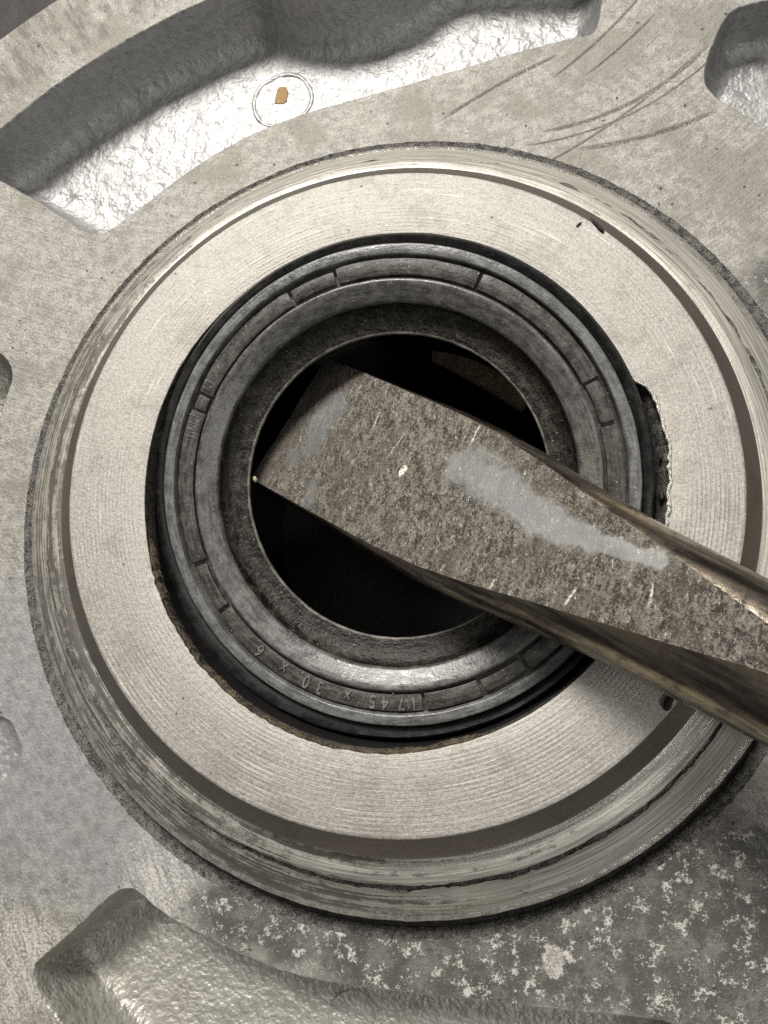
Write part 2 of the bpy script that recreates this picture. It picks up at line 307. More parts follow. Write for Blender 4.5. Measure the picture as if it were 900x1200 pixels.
GRIT = mat_flat('black_grit', (0.01, 0.009, 0.008), (0.045, 0.04, 0.035), 0.6, 0.0, 5.0, 0.05)
CRUMB = mat_flat('tan_crumb', (0.40, 0.33, 0.18), (0.62, 0.56, 0.38), 0.6, 0.0, 5.0, 0.03)
OCHRE = mat_flat('ochre_paint', (0.26, 0.15, 0.03), (0.38, 0.24, 0.06), 0.5, 0.0, 3.0, 0.03)
BENCH = mat_flat('dark_bench', (0.015, 0.012, 0.011), (0.05, 0.042, 0.038), 0.7, 0.0, 0.1, 0.3)

# ------------------------------------------------------------------ object helpers
def link_mesh(name, verts, faces, mat, parent=None, smooth=True, sharp=None):
    me = bpy.data.meshes.new(name)
    me.from_pydata([(x * MM, y * MM, z * MM) for x, y, z in verts], [], faces)
    me.materials.append(mat); me.validate(); me.update()
    bm = bmesh.new(); bm.from_mesh(me); bmesh.ops.recalc_face_normals(bm, faces=bm.faces) if sharp == 'closed' else None
    bm.to_mesh(me); bm.free()
    me.polygons.foreach_set('use_smooth', [smooth] * len(me.polygons))
    if isinstance(sharp, (int, float)): me.set_sharp_from_angle(angle=math.radians(sharp))
    o = bpy.data.objects.new(name, me); scene.collection.objects.link(o); o.parent = parent
    return o
def thing(name, label, cat):
    o = bpy.data.objects.new(name, None); scene.collection.objects.link(o); o.empty_display_size = 0.005
    o['label'] = label; o['category'] = cat
    return o
def tag(o, label, cat): o['label'] = label; o['category'] = cat; return o
def nz(x, y, z=0.0, s=1.0): return noise.noise(Vector((x * s, y * s, z * s)))

def lathe(name, prof, mat, parent, seg=360, wob=None, a0=0.0, a1=2 * math.pi, sharp=35):
    """prof: (radius, z) from outside in; wob(theta, i) -> (dr, dz)"""
    full = abs(a1 - a0 - 2 * math.pi) < 1e-6
    n = seg if full else seg + 1
    V, F = [], []
    for i, (r, z) in enumerate(prof):
        for k in range(n):
            t = a0 + (a1 - a0) * k / seg
            dr, dz = wob(t, i) if wob else (0, 0)
            V.append(((r + dr) * math.cos(t), (r + dr) * math.sin(t), z + dz))
    for i in range(len(prof) - 1):
        for k in range(seg):
            k2 = (k + 1) % n
            F.append((i * n + k, (i + 1) * n + k, (i + 1) * n + k2, i * n + k2))
    return link_mesh(name, V, F, mat, parent, True, sharp)

def smooth_loop(pts, closed=True, it=2):
    for _ in range(it):
        q = []
        for i in range(len(pts)):
            a, b = pts[i], pts[(i + 1) % len(pts)]
            q += [(0.75 * a[0] + 0.25 * b[0], 0.75 * a[1] + 0.25 * b[1]), (0.25 * a[0] + 0.75 * b[0], 0.25 * a[1] + 0.75 * b[1])]
        pts = q
    return pts
def resample(pts, step):
    P = np.array(pts + [pts[0]]); d = np.r_[0, np.cumsum(np.hypot(*np.diff(P, axis=0).T))]
    n = max(12, int(d[-1] / step)); t = np.linspace(0, d[-1], n, endpoint=False)
    return np.stack([np.interp(t, d, P[:, 0]), np.interp(t, d, P[:, 1])], 1)
def area2(P): return 0.5 * np.sum(P[:, 0] * np.roll(P[:, 1], -1) - np.roll(P[:, 0], -1) * P[:, 1])
def sdf(Q, P):
    """distance to polygon P, positive inside"""
    A = P; Bp = np.roll(P, -1, 0); d2 = np.full(len(Q), 1e9); ins = np.zeros(len(Q), bool)
    for a, b in zip(A, Bp):
        e = b - a; w = Q - a; t = np.clip((w @ e) / (e @ e + 1e-12), 0, 1)
        r = w - t[:, None] * e; d2 = np.minimum(d2, (r ** 2).sum(1))
        c = (a[1] > Q[:, 1]) != (b[1] > Q[:, 1])
        if abs(e[1]) > 1e-12: ins ^= c & (Q[:, 0] < e[0] * (Q[:, 1] - a[1]) / e[1] + a[0])
    return np.where(ins, 1, -1) * np.sqrt(d2)

ZP = -6.9                        # machined plate level (boss face is 0)
PC = (3.2, -8.9)                 # centre of the round casting
PR = 60.0

def make_pocket(name, P, prof, mat, parent, grid, lump):
    if area2(P) < 0: P = P[::-1]
    T = np.roll(P, -1, 0) - np.roll(P, 1, 0); T /= np.linalg.norm(T, axis=1)[:, None]
    N = np.stack([-T[:, 1], T[:, 0]], 1)
    pts = [P]
    for d, _ in prof[1:]:
        q = P + N * d; s = sdf(q, P); pts.append(q[s > 0.93 * d])
    dmax = prof[-1][0]
    lo, hi = P.min(0), P.max(0)
    gx, gy = np.meshgrid(np.arange(lo[0], hi[0], grid), np.arange(lo[1], hi[1], grid))
    Gq = np.stack([gx.ravel(), gy.ravel()], 1); rs = np.random.RandomState(3)
    Gq += (rs.rand(*Gq.shape) - 0.5) * grid * 0.5
    pts.append(Gq[sdf(Gq, P) > dmax + 0.06])
    A = np.concatenate(pts); n = len(P)
    vv, ee, ff, *_ = delaunay_2d_cdt([Vector(p) for p in A.tolist()], [(i, (i + 1) % n) for i in range(n)], [], 1, 1e-6)
    Q = np.array([(v.x, v.y) for v in vv]); s = np.maximum(sdf(Q, P), 0)
    z = np.interp(s, [d for d, _ in prof], [q for _, q in prof])
    V = []
    for (x, y), zz, ss in zip(Q.tolist(), z.tolist(), s.tolist()):
        k = min(1.0, ss / 0.6)
        V.append((x, y, ZP + zz + k * lump * (noise.fractal(Vector((x * 0.9, y * 0.9, 1.7)), 1.0, 2.0, 4))))
    return link_mesh(name, V, [tuple(f) for f in ff], mat, parent)

# ================================================================== SETTING
bench = link_mesh('workbench', [(-400, -400, -22), (400, -400, -22), (400, 400, -22), (-400, 400, -22)], [(0, 1, 2, 3)], BENCH)
bench['kind'] = 'structure'

# ================================================================== HOUSING
housing = thing('pump_housing', 'cast aluminium housing with raised round boss and deep cast pockets', 'housing')

# outlines of the pockets on the machined plate (mm)
def upper_left_outline():
    pts = [(-34.3, 28.1), (-31.35, 26.24), (-27.58, 23.96), (-25.35, 22.34), (-24.1, 21.35), (-22.65, 20.95), (-21.21, 21.80), (-19.27, 23.28), (-16.37, 25.53), (-13.6, 27.25), (-10.83, 28.62),
           (-8.4, 29.45), (-5.95, 30.09), (-1.12, 31.03), (3.6, 32.1), (8.33, 33.24), (12.64, 34.04), (14.1, 34.05), (14.6, 34.9), (15.0, 37.0), (15.9, 41.2)]
    a0, a1 = math.atan2(42.3 + 8.9, 15.0 - 3.2), math.atan2(28.9 + 8.9, -33.9 - 3.2)
    bx, by, br = -5.6, 53.6, 13.2                 # a screw column stands into the pocket here
    for k in range(60):
        t = a0 + (a1 - a0) * k / 59; c, s = math.cos(t), math.sin(t); R = 53.1
        dx, dy = bx - PC[0], by - PC[1]; pr = dx * c + dy * s; q = br * br - (dx * dx + dy * dy - pr * pr)
        if q > 0: R = min(R, pr - math.sqrt(q))
        pts.append((PC[0] + R * c, PC[1] + R * s))
    return pts
OUT = {
    'ul': upper_left_outline(),
    'r': [(26.26, 35.6), (25.3, 35.5), (24.1, 35.25), (23.3, 34.6), (22.25, 32.56), (21.55, 30.56), (21.45, 29.4), (21.95, 28.35), (22.76, 27.55), (24.07, 26.45), (25.35, 25.14), (28.4, 22.6), (30.5, 21.6), (32.5, 23.0), (33.0, 29.0), (31.0, 34.5), (29.0, 35.6)],
    'l': [(-31.5, 12.6), (-29.89, 12.05), (-29.2, 11.5), (-28.72, 10.6), (-28.66, 9.85), (-28.95, 8.7), (-29.5, 6.4), (-30.4, 3.0), (-32.5, 2.6), (-33.6, 5.5), (-33.2, 11.0)],
    'l2': [(-29.0, -13.6), (-27.21, -14.02), (-26.6, -14.25), (-26.2, -14.6), (-25.62, -15.59), (-25.36, -16.3), (-25.48, -17.1), (-25.97, -17.98), (-26.85, -18.75), (-28.5, -19.3), (-31.0, -18.6), (-31.5, -15.0)],
    'b': [(-23.35, -30.04), (-23.45, -29.3), (-22.98, -28.75), (-21.86, -27.86), (-20.73, -26.91), (-19.45, -25.67), (-18.43, -24.8), (-17.71, -24.45), (-16.79, -24.5), (-15.85, -25.25), (-14.46, -26.1), (-11.71, -27.25), (-8.97, -28.22), (-6.3, -28.94), (-3.69, -29.22), (-1.12, -29.41),
          (5.13, -29.67), (9.97, -29.99), (13.97, -30.03), (15.6, -30.3), (16.6, -31.6), (16.4, -37.0), (13.0, -40.0), (-6.0, -42.5), (-13.0, -41.0), (-18.5, -35.0), (-21.3, -32.38), (-22.9, -31.0)],
}
LOOP = {k: resample(smooth_loop(v, it=2), 0.16) for k, v in OUT.items()}
for k, P in LOOP.items():                        # cast edges are never quite true
    for q in P: q += 0.05 * np.array((nz(q[0], q[1], 3.0, 1.6), nz(q[0], q[1], 9.0, 1.6))) + 0.02 * np.array((nz(q[0], q[1], 3.0, 6), nz(q[0], q[1], 9.0, 6)))

def groove_r(t): return 26.72 + 0.05 * nz(math.cos(t) * 26, math.sin(t) * 26, 2.0, 0.9) + 0.07 * nz(math.cos(t) * 26, math.sin(t) * 26, 5.0, 3.0)
NG = 720
groove_loop = np.array([(groove_r(2 * math.pi * k / NG) * math.cos(2 * math.pi * k / NG), groove_r(2 * math.pi * k / NG) * math.sin(2 * math.pi * k / NG)) for k in range(NG)])
disc = np.array([(PC[0] + PR * math.cos(2 * math.pi * k / 300), PC[1] + PR * math.sin(2 * math.pi * k / 300)) for k in range(300)])
loops = [disc] + [l for l in LOOP.values()] + [groove_loop]
allp, cons = [], []
for l in loops:
    b = len(allp); n = len(l); allp += [Vector(p) for p in l.tolist()]; cons += [(b + i, b + (i + 1) % n) for i in range(n)]
vv, ee, ff, *_ = delaunay_2d_cdt(allp, cons, [], 2, 1e-7)
cen = np.array([np.mean([(vv[i].x, vv[i].y) for i in f], axis=0) for f in ff]); keep = sdf(cen, disc) > 0
for l in loops[1:]: keep &= sdf(cen, l) < 0
plate = link_mesh('plate', [(v.x, v.y, ZP) for v in vv], [tuple(f) for f, k in zip(ff, keep) if k], PLATE, housing)
V = [(x, y, z) for z in (ZP, ZP - 0.6, -21.5) for x, y in ((PC[0] + (PR + (0.0 if z > ZP - 0.1 else 0.5)) * math.cos(2 * math.pi * k / 300), PC[1] + (PR + (0.0 if z > ZP - 0.1 else 0.5)) * math.sin(2 * math.pi * k / 300)) for k in range(300))]
link_mesh('outer_wall', V, [(j * 300 + k, (j + 1) * 300 + k, (j + 1) * 300 + (k + 1) % 300, j * 300 + (k + 1) % 300) for j in range(2) for k in range(300)], CAST_DIRTY, housing)

deep = [(0, 0), (0.05, -0.03), (0.11, -0.11), (0.17, -0.30), (0.27, -1.5), (0.40, -2.7), (0.62, -3.4), (1.0, -3.95), (1.5, -4.28), (2.1, -4.45), (2.7, -4.5)]
mid = [(0, 0), (0.05, -0.03), (0.11, -0.11), (0.17, -0.30), (0.25, -1.2), (0.36, -2.0), (0.6, -2.6), (1.0, -3.02), (1.45, -3.25), (2.0, -3.35)]
shallow = [(0, 0), (0.05, -0.05), (0.12, -0.16), (0.25, -0.35), (0.45, -0.5), (0.8, -0.55)]
pocket_ul = make_pocket('pocket', LOOP['ul'], deep, CAST_CLEAN, housing, 0.26, 0.07)
pocket_ul['label'] = 'long bright arc-shaped pocket with dark sloping wall'
pk = make_pocket('pocket', LOOP['r'], mid, CAST_CLEAN, housing, 0.26, 0.07); pk['label'] = 'rounded pocket at the upper right edge'
pk = make_pocket('pocket', LOOP['l'], mid, CAST_DIRTY, housing, 0.26, 0.07); pk['label'] = 'small dark pocket cut by the left edge'
pk = make_pocket('pocket', LOOP['l2'], shallow, CAST_CLEAN, housing, 0.26, 0.07); pk['label'] = 'shallow bright recess at the left edge'
pocket_b = make_pocket('pocket', LOOP['b'], [(0, 0), (0.05, -0.03), (0.11, -0.11), (0.17, -0.30), (0.24, -1.6), (0.33, -2.9), (0.46, -3.7), (0.7, -4.25), (1.0, -4.5), (1.5, -4.62)], CAST_DIRTY, housing, 0.26, 0.08); pocket_b['label'] = 'freckled pocket with rounded corner at the bottom'

def ring_bump(name, c, r, w, h, z, mat, parent, seg=64, wob=0.06):
    V, F = [], []
    for j, (dr, dz) in enumerate(((-w, -0.06), (-w * 0.5, h * 0.8), (0, h), (w * 0.5, h * 0.8), (w, -0.06))):
        for k in range(seg):
            t = 2 * math.pi * k / seg; R = r + dr + wob * nz(math.cos(t), math.sin(t), r, 1.5)
            x, y = c[0] + R * math.cos(t), c[1] + R * math.sin(t)
            V.append((x, y, z + dz + 0.05 * nz(x, y, 4, 1.3)))
    for j in range(4):
        for k in range(seg): F.append((j * seg + k, (j + 1) * seg + k, (j + 1) * seg + (k + 1) % seg, j * seg + (k + 1) % seg))
    return link_mesh(name, V, F, mat, parent)
ring_bump('ejector_pin_mark', (-10.2, 35.0), 2.45, 0.26, 0.08, ZP - 4.5, CAST_CLEAN, pocket_ul, wob=0.3)
ring_bump('ejector_pin_mark', (-3.7, -33.1), 1.5, 0.16, 0.12, ZP - 4.62, CAST_DIRTY, pocket_b)
def patch(name, poly, z, mat, parent, thick=0.03):
    n = len(poly); V = [(x, y, z - 0.12) for x, y in poly] + [(x * 0.97 + 0.03 * poly[0][0], y * 0.97 + 0.03 * poly[0][1], z + thick + 0.02 * nz(x, y, 2, 3)) for x, y in poly]
    F = [(i, (i + 1) % n, n + (i + 1) % n, n + i) for i in range(n)] + [tuple(range(n, 2 * n))]
    return link_mesh(name, V, F, mat, parent, False)
patch('paint_dab', [(-10.78, 34.75), (-10.45, 34.66), (-10.05, 34.64), (-9.78, 34.85), (-9.72, 35.4), (-9.68, 35.85), (-9.8, 36.2), (-10.1, 36.26), (-10.4, 36.28), (-10.6, 36.05), (-10.68, 35.6), (-10.76, 35.2)], ZP - 4.44, OCHRE, pocket_ul, 0.03)

# ---- the boss: face, chamfer, ledge, relief groove
def gauss(t, c, w):
    d = (math.degrees(t) - c + 180) % 360 - 180
    return math.exp(-(d / w) ** 2)
def bore_r(t):
    c, s = math.cos(t), math.sin(t); d = (math.degrees(t) + 180) % 360 - 180
    R = 14.93 - 0.33 * gauss(t, 180, 34) - 0.28 * gauss(t, 32, 16) + 0.12 * gauss(t, -105, 25)
    R += 0.018 * nz(c * 15, s * 15, 1, 1.2)
    gouge = max(0.0, min(1.0, (d + 15) / 6)) * max(0.0, min(1.0, (23 - d) / 7)) if -15 < d < 23 else 0.0
    R += gouge * (0.60 + 0.22 * nz(c * 15, s * 15, 4, 0.9) + 0.16 * nz(c * 15, s * 15, 6, 2.2))
    chew = max(0.0, min(1.0, (d + 168) / 10)) * max(0.0, min(1.0, (-78 - d) / 15)) if -168 < d < -78 else 0.0
    R += chew * (0.09 + 0.08 * nz(c * 15, s * 15, 8, 1.6) + 0.06 * nz(c * 15, s * 15, 3, 4.0))
    return R
def face_wob(t, i): return (bore_r(t) - 15.0, 0) if i >= 4 else ((bore_r(t) - 15.0) * 0.5, 0) if i == 3 else (0.012 * nz(math.cos(t) * 19, math.sin(t) * 19, 2, 2.5), 0)
lathe('boss_face', [(19.36, -0.05), (19.30, -0.006), (19.24, 0.0), (16.6, 0.0), (15.06, 0.0), (15.02, -0.012), (15.0, -0.05)], FACE, housing, 720, face_wob, sharp=None)
lathe('boss_chamfer', [(20.70, -2.10), (20.68, -1.45), (20.62, -1.32), (20.50, -1.18), (19.36, -0.05)], BAND, housing, 360, sharp=None)
def ledge_wob(t, i):
    if i == 2: i = 0
    a = 0.03 if i in (0, 1, 2) else 0.012; 
    c, s = math.cos(t) * 24, math.sin(t) * 24
    return (a * nz(c, s, i, 1.4), (0.05 * nz(c, s, i * 3, 1.1) if 2 < i < 6 else 0.0))
lathe('boss_ledge', [(22.40, -2.75), (22.32, -2.62), (21.6, -2.40), (21.15, -2.34), (20.90, -2.36), (20.76, -2.30), (20.70, -2.10)], LEDGE, housing, 540, lambda t, i: (0.10 * nz(math.cos(t) * 22, math.sin(t) * 22, 3, 0.8) + 0.05 * nz(math.cos(t) * 22, math.sin(t) * 22, 5, 3.0), 0.0) if i < 2 else ledge_wob(t, i + 3), sharp=None)
def track_wob(t, i):
    c, q = math.cos(t) * 22, math.sin(t) * 22
    if i == 3: return (0.10 * nz(c, q, 3, 0.8) + 0.05 * nz(c, q, 5, 3.0), 0.0)
    if i == 0: return (0.26 * nz(c, q, 13, 0.7) + 0.12 * nz(c, q, 15, 2.6), 0.0)
    return (0.08 * nz(c, q, 7 + i, 1.5), 0.06 * nz(c, q, 9 + i, 2.5))
lathe('ledge_groove', [(22.85, -3.42), (22.70, -3.56), (22.50, -3.40), (22.40, -2.75)], LIP, housing, 540, track_wob, sharp=None)
lathe('boss_skirt', [(24.72, -5.02), (24.4, -4.74), (23.9, -4.30), (23.3, -3.80), (22.85, -3.42)], LEDGE, housing, 540, lambda t, i: track_wob(t, 0) if i == 4 else ledge_wob(t, 2 if i == 0 else i + 2), sharp=None)
lathe('skirt_rim', [(25.10, -5.80), (25.10, -5.40), (25.07, -5.22), (24.98, -5.12), (24.72, -5.02)], RIM_HIGHLIGHT, housing, 540, lambda t, i: ledge_wob(t, 2 if i == 4 else 0), sharp=None)
gp = [(26.68, -6.9), (26.60, -6.94), (26.40, -7.02), (26.14, -7.12), (26.06, -7.34), (25.35, -7.36), (25.20, -7.2), (25.13, -6.8), (25.10, -5.80)]
def lip_wob(t, i):
    c, q = math.cos(t), math.sin(t)
    return (groove_r(t) - 26.68, 0) if i < 2 else (0.05 * nz(c * 25, q * 25, i, 1.5), 0.05 * nz(c * 25, q * 25, i, 2.5))
lathe('groove_lip', gp[:5], LIP, housing, 720, lip_wob, sharp=None)
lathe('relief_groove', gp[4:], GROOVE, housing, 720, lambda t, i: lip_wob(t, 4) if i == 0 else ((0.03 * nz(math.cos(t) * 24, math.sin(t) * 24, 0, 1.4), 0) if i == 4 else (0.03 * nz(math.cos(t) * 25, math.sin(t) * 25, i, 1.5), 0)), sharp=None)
# seal bore, seat and the shaft bore below
def edge_wob(t, i):
    k = (1.0, 0.97, 0.6, 0.3)[i] if i < 4 else 0.0; c, q = math.cos(t) * 15, math.sin(t) * 15
    return ((bore_r(t) - 15.0) * k if bore_r(t) > 15 else bore_r(t) - 15.0, (0.16 * nz(c, q, i, 2.2) if i in (1, 2, 3) else 0.0))
lathe('bore_edge', [(15.0, -0.05), (15.0, -0.28), (15.0, -0.50), (15.0, -0.8), (15.0, -1.4)], LIP, housing, 720, edge_wob)
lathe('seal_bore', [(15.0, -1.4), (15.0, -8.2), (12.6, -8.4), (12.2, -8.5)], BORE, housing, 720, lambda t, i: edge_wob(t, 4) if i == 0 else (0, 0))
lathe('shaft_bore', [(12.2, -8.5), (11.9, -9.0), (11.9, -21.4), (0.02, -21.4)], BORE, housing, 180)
lathe('bore_glint_crescent', [(12.0, -9.6), (10.9, -9.9), (10.55, -10.25), (10.75, -11.2), (11.9, -12.2)], GLINT, housing, 40, lambda t, i: (0.9 * (1 - math.cos((t - 0.98) / 0.46 * math.pi / 2)) , 0.0), a0=math.radians(40), a1=math.radians(80), sharp=None)  # crescent added to carry the painted glint in the bore

# torn burr along the gouged bore edge
def burr(t0, t1, n, seed):
    V, F = [], []; rs = random.Random(seed); m = 8
    for k in range(n + 1):
        t = math.radians(t0 + (t1 - t0) * k / n); fade = min(1, k / 6, (n - k) / 6) + 0.05
        R = bore_r(t) - 0.01; c, s = math.cos(t), math.sin(t)
        w = (0.085 + 0.09 * abs(nz(c * 15, s * 15, 11, 2.5))) * fade; hh = (0.09 + 0.16 * abs(nz(c * 15, s * 15, 13, 3.0))) * fade
        for j in range(m):
            a = 2 * math.pi * j / m
            V.append(((R + w * math.cos(a)) * c, (R + w * math.cos(a)) * s, 0.03 * fade + hh * math.sin(a)))
    for k in range(n):
        for j in range(m): F.append((k * m + j, k * m + (j + 1) % m, (k + 1) * m + (j + 1) % m, (k + 1) * m + j))
    return link_mesh('burr', V, F, BURR, housing)
b = burr(-13.5, 27, 150, 1); b['label'] = 'torn bright burr along the gouged bore edge'
# lumps of metal left in the gouge
for t, r, s in ((3.5, 15.1, 0.17), (8.5, 15.0, 0.11), (-5, 15.05, 0.22)):
    bm = bmesh.new(); bmesh.ops.create_icosphere(bm, subdivisions=2, radius=s)
    V = []
    for v in bm.verts:
        d = v.co.normalized(); q = v.co * (1 + 0.5 * noise.noise(d * 2.0 + Vector((t, r, s)))); a = math.radians(t)
        V.append((r * math.cos(a) + q.x * 0.7, r * math.sin(a) + q.y * 1.5, -0.35 + q.z))
    link_mesh('torn_chip', V, [tuple(v.index for v in f.verts) for f in bm.faces], GROOVE, housing); bm.free()
# brown sealant in the gap
def residue(t0, t1, n):
    V, F = [], []
    for k in range(n + 1):
        t = math.radians(t0 + (t1 - t0) * k / n); c, s = math.cos(t), math.sin(t); R = bore_r(t)
        fade = min(1, k / 25, (n - k) / 25) * max(0.05, min(1.0, 0.75 + 1.2 * nz(c * 15, s * 15, 2, 0.45)))
        for j, (dr, z) in enumerate(((0.06, -0.22), (-0.03, -0.14), (-0.10, -0.20), (-0.18, -0.38), (-0.24, -0.7))):
            V.append(((R + dr * fade + 0.05 * nz(c * 15, s * 15, j, 4)) * c, (R + dr * fade + 0.05 * nz(c * 15, s * 15, j, 4)) * s, z + 0.11 * nz(c * 15, s * 15, j + 7, 3.0) - 0.25 * (1 - fade)))
    for k in range(n):
        for j in range(4): F.append((k * 5 + j, k * 5 + j + 1, (k + 1) * 5 + j + 1, (k + 1) * 5 + j))
    return link_mesh('sealant_residue', V, F, RESIDUE, housing)
residue(-170, -66, 420)

# ================================================================== OIL SEAL (cocked in its bore by the prying)
seal = thing('oil_seal', 'black rubber oil seal with moulded size marking, tilted in the boss bore', 'oil seal')
seal.rotation_mode = 'XYZ'
seal.matrix_world = Matrix.Translation(Vector((0.02, -0.32, -0.38)) * MM) @ Matrix.Rotation(-0.048, 4, 'Y') @ Matrix.Rotation(0.189, 4, 'X')
def rub(a, f=0.7): return lambda t, i: (a * nz(math.cos(t) * 12, math.sin(t) * 12, i * 0.7, f), a * 0.7 * nz(math.cos(t) * 12, math.sin(t) * 12, i * 0.7 + 20, f))
def rim_wob(t, i): 
    lo = 0.42 * gauss(t, -135, 42) + 0.24 * gauss(t, 180, 32) if i < 5 else 0
    return (lo + 0.02 * nz(math.cos(t) * 12, math.sin(t) * 12, i, .7), 0.02 * nz(math.cos(t) * 12, math.sin(t) * 12, i + 9, .7))
lathe('outer_rim', [(14.6, -6.0), (14.74, -5.6), (14.76, -1.0), (14.70, -0.62), (14.52, -0.45), (14.35, -0.50), (14.12, -0.62), (14.00, -0.78), (13.94, -0.75), (13.91, -0.10)], R_RIM, seal, 360, rim_wob, sharp=50)
lathe('retaining_ring', [(13.91, -0.10), (13.89, -0.03), (13.85, 0.01), (13.78, 0.025), (13.36, 0.025), (13.29, 0.01), (13.25, -0.04), (13.21, -0.55)], R_RING, seal, 360, rub(0.025), sharp=None)
band = lathe('marking_band', [(13.21, -0.55), (13.14, -0.56), (12.60, -0.52), (12.06, -0.56), (11.97, -0.58), (11.95, -0.60)], R_BAND, seal, 360, rub(0.012), sharp=40)
lathe('shoulder', [(11.95, -0.60), (11.92, -0.10), (11.88, -0.02), (11.80, 0.02), (11.70, 0.02), (11.45, -0.10), (11.10, -0.28), (10.80, -0.44), (10.71, -0.50), (10.66, -0.58), (10.64, -0.74)], R_SHOULDER, seal, 360, rub(0.02), sharp=None)
lathe('sealing_lip', [(10.64, -0.74), (10.58, -1.05), (10.40, -1.35), (10.05, -1.55), (9.70, -1.64), (9.38, -1.70), (9.22, -1.74)], R_LIP, seal, 360, rub(0.03), sharp=None)
lathe('lip_edge', [(9.22, -1.74), (9.15, -1.73), (9.09, -1.80), (9.10, -1.95)], R_EDGE, seal, 360, rub(0.015, 1.5), sharp=None)
lathe('back_flange', [(9.10, -1.95), (9.4, -2.25), (10.6, -2.7), (11.6, -3.1), (12.1, -4.0), (12.2, -5.9), (14.6, -6.0)], R_RIM, seal, 240, sharp=None)

def pad(a0, a1, r0=12.12, r1=13.08, z0=-0.60, z1=-0.16, name='raised_segment', mat=R_BAND):
    n = max(3, int((a1 - a0) / 1.5)); rows = [(r1, z0), (r1, z1 - 0.03), (r1 - 0.05, z1), ((r0 + r1) / 2, z1 + 0.01), (r0 + 0.05, z1), (r0, z1 - 0.03), (r0, z0)]
    V, F = [], []; m = len(rows)
    for k in range(n + 1):
        t = math.radians(a0 + (a1 - a0) * k / n)
        for j, (r, z) in enumerate(rows):
            q = 0.015 * nz(r * math.cos(t), r * math.sin(t), j, 1.5)
            V.append(((r + q) * math.cos(t), (r + q) * math.sin(t), z + q - (0.06 if k in (0, n) and 0 < j < m - 1 else 0)))
    for k in range(n):
        for j in range(m - 1): F.append((k * m + j, k * m + j + 1, (k + 1) * m + j + 1, (k + 1) * m + j))
    F += [tuple(range(m))[::-1], tuple(n * m + j for j in range(m))]
    return link_mesh(name, V, F, mat, band, True, 50)
for a0, a1 in ((25.6, 64.0), (65.0, 102.5), (116.6, 151.8), (-145.2, -83.4), (-82.5, -67.9), (157.2, 199.0), (-54, 13)):
    pad(a0, a1, z1=-0.22 if a0 > 100 or a0 == -145.2 else -0.15)
for a0, a1 in ((103.4, 115.7), (14.2, 24.7), (-159.5, -146.6), (-66.8, -55.2), (152.6, 156.4)):
    pad(a0, a1, 12.22, 12.96, z1=-0.22, name='bonded_pad')

def glyph(ch, ang, r, h, name):
    cu = bpy.data.curves.new('glyph', 'FONT'); cu.body = ch; cu.align_x = 'CENTER'; cu.align_y = 'CENTER'; cu.size = h * 1.38 * MM; cu.extrude = 0.06 * MM
    cu.bevel_depth = 0.012 * MM; cu.bevel_resolution = 1; cu.resolution_u = 4
    tmp = bpy.data.objects.new('glyph', cu); scene.collection.objects.link(tmp)
    me = bpy.data.meshes.new_from_object(tmp.evaluated_get(bpy.context.evaluated_depsgraph_get()))
    bpy.data.objects.remove(tmp); bpy.data.curves.remove(cu)
    t = math.radians(ang); up = Vector((math.cos(t), math.sin(t), 0)); rt = Vector((math.sin(t), -math.cos(t), 0))
    M = Matrix(((rt.x * 0.78, up.x, 0, r * up.x * MM), (rt.y * 0.78, up.y, 0, r * up.y * MM), (0, 0, 1, -0.205 * MM), (0, 0, 0, 1)))
    me.transform(M); me.materials.clear(); me.materials.append(R_GLYPH)
    o = bpy.data.objects.new(name, me); scene.collection.objects.link(o); o.parent = band
R_GLYPH = mat_rubber('moulded_glyph_rubber', (0.12, 0.116, 0.105), (0.26, 0.25, 0.226), 0.34, 0.03, 0.3, 0.7)
for ch, ang, name in (('1', -85.6, 'digit'), ('7', -88.9, 'digit'), ('.', -91.0, 'decimal_point'), ('4', -93.2, 'digit'), ('5', -96.6, 'digit'), ('x', -103.6, 'times_sign'),
                      ('3', -111.3, 'digit'), ('0', -115.3, 'digit'), ('x', -122.6, 'times_sign'), ('6', -130.6, 'digit')):
    glyph(ch, ang, 12.58 if ch != '.' else 12.30, 0.80 if ch != 'x' else 0.78, name)
# worn, unreadable moulded marks at the left
for ang, r, w, l in ((158.6, 12.75, 0.10, 0.7), (159.9, 12.45, 0.3, 0.14), (160.6, 12.7, 0.10, 0.6), (162.3, 12.75, 0.12, 0.35), (163.2, 12.45, 0.12, 0.35), (164.3, 12.65, 0.10, 0.6), (148.4, 12.7, 0.11, 0.6), (149.6, 12.5, 0.16, 0.2), (150.4, 12.7, 0.11, 0.5)):
    hw = math.degrees(w / 2 / r)
    pad(ang - hw, ang + hw, r - l / 2, r + l / 2, z1=-0.18, name='worn_mark', mat=R_GLYPH)

# ================================================================== SCREWDRIVER
A = Vector((-6.185, 4.67, -3.9)); E = Vector((17.73, -10.145, 5.0)); ax = (E - A).normalized()
up = (Vector((0, 0, 1)) - ax.z * ax).normalized(); side = up.cross(ax)
driver = thing('screwdriver', 'worn flat-blade screwdriver prying under the lip of the oil seal', 'screwdriver')
driver.matrix_world = Matrix(((ax.x, side.x, up.x, A.x * MM), (ax.y, side.y, up.y, A.y * MM), (ax.z, side.z, up.z, A.z * MM), (0, 0, 0, 1)))
WS = [(-1, 4.72), (0, 4.76), (6, 4.86), (10, 4.98), (13, 4.93), (16, 4.62), (19, 4.15), (23, 3.72), (27, 3.48), (31, 3.28), (36, 3.2), (140, 3.2)]
def wid(s): return float(np.interp(s, [a for a, _ in WS], [b for _, b in WS]))
def thk(s): return min(0.50 + 0.083 * s, 3.17)
RN = 3.2
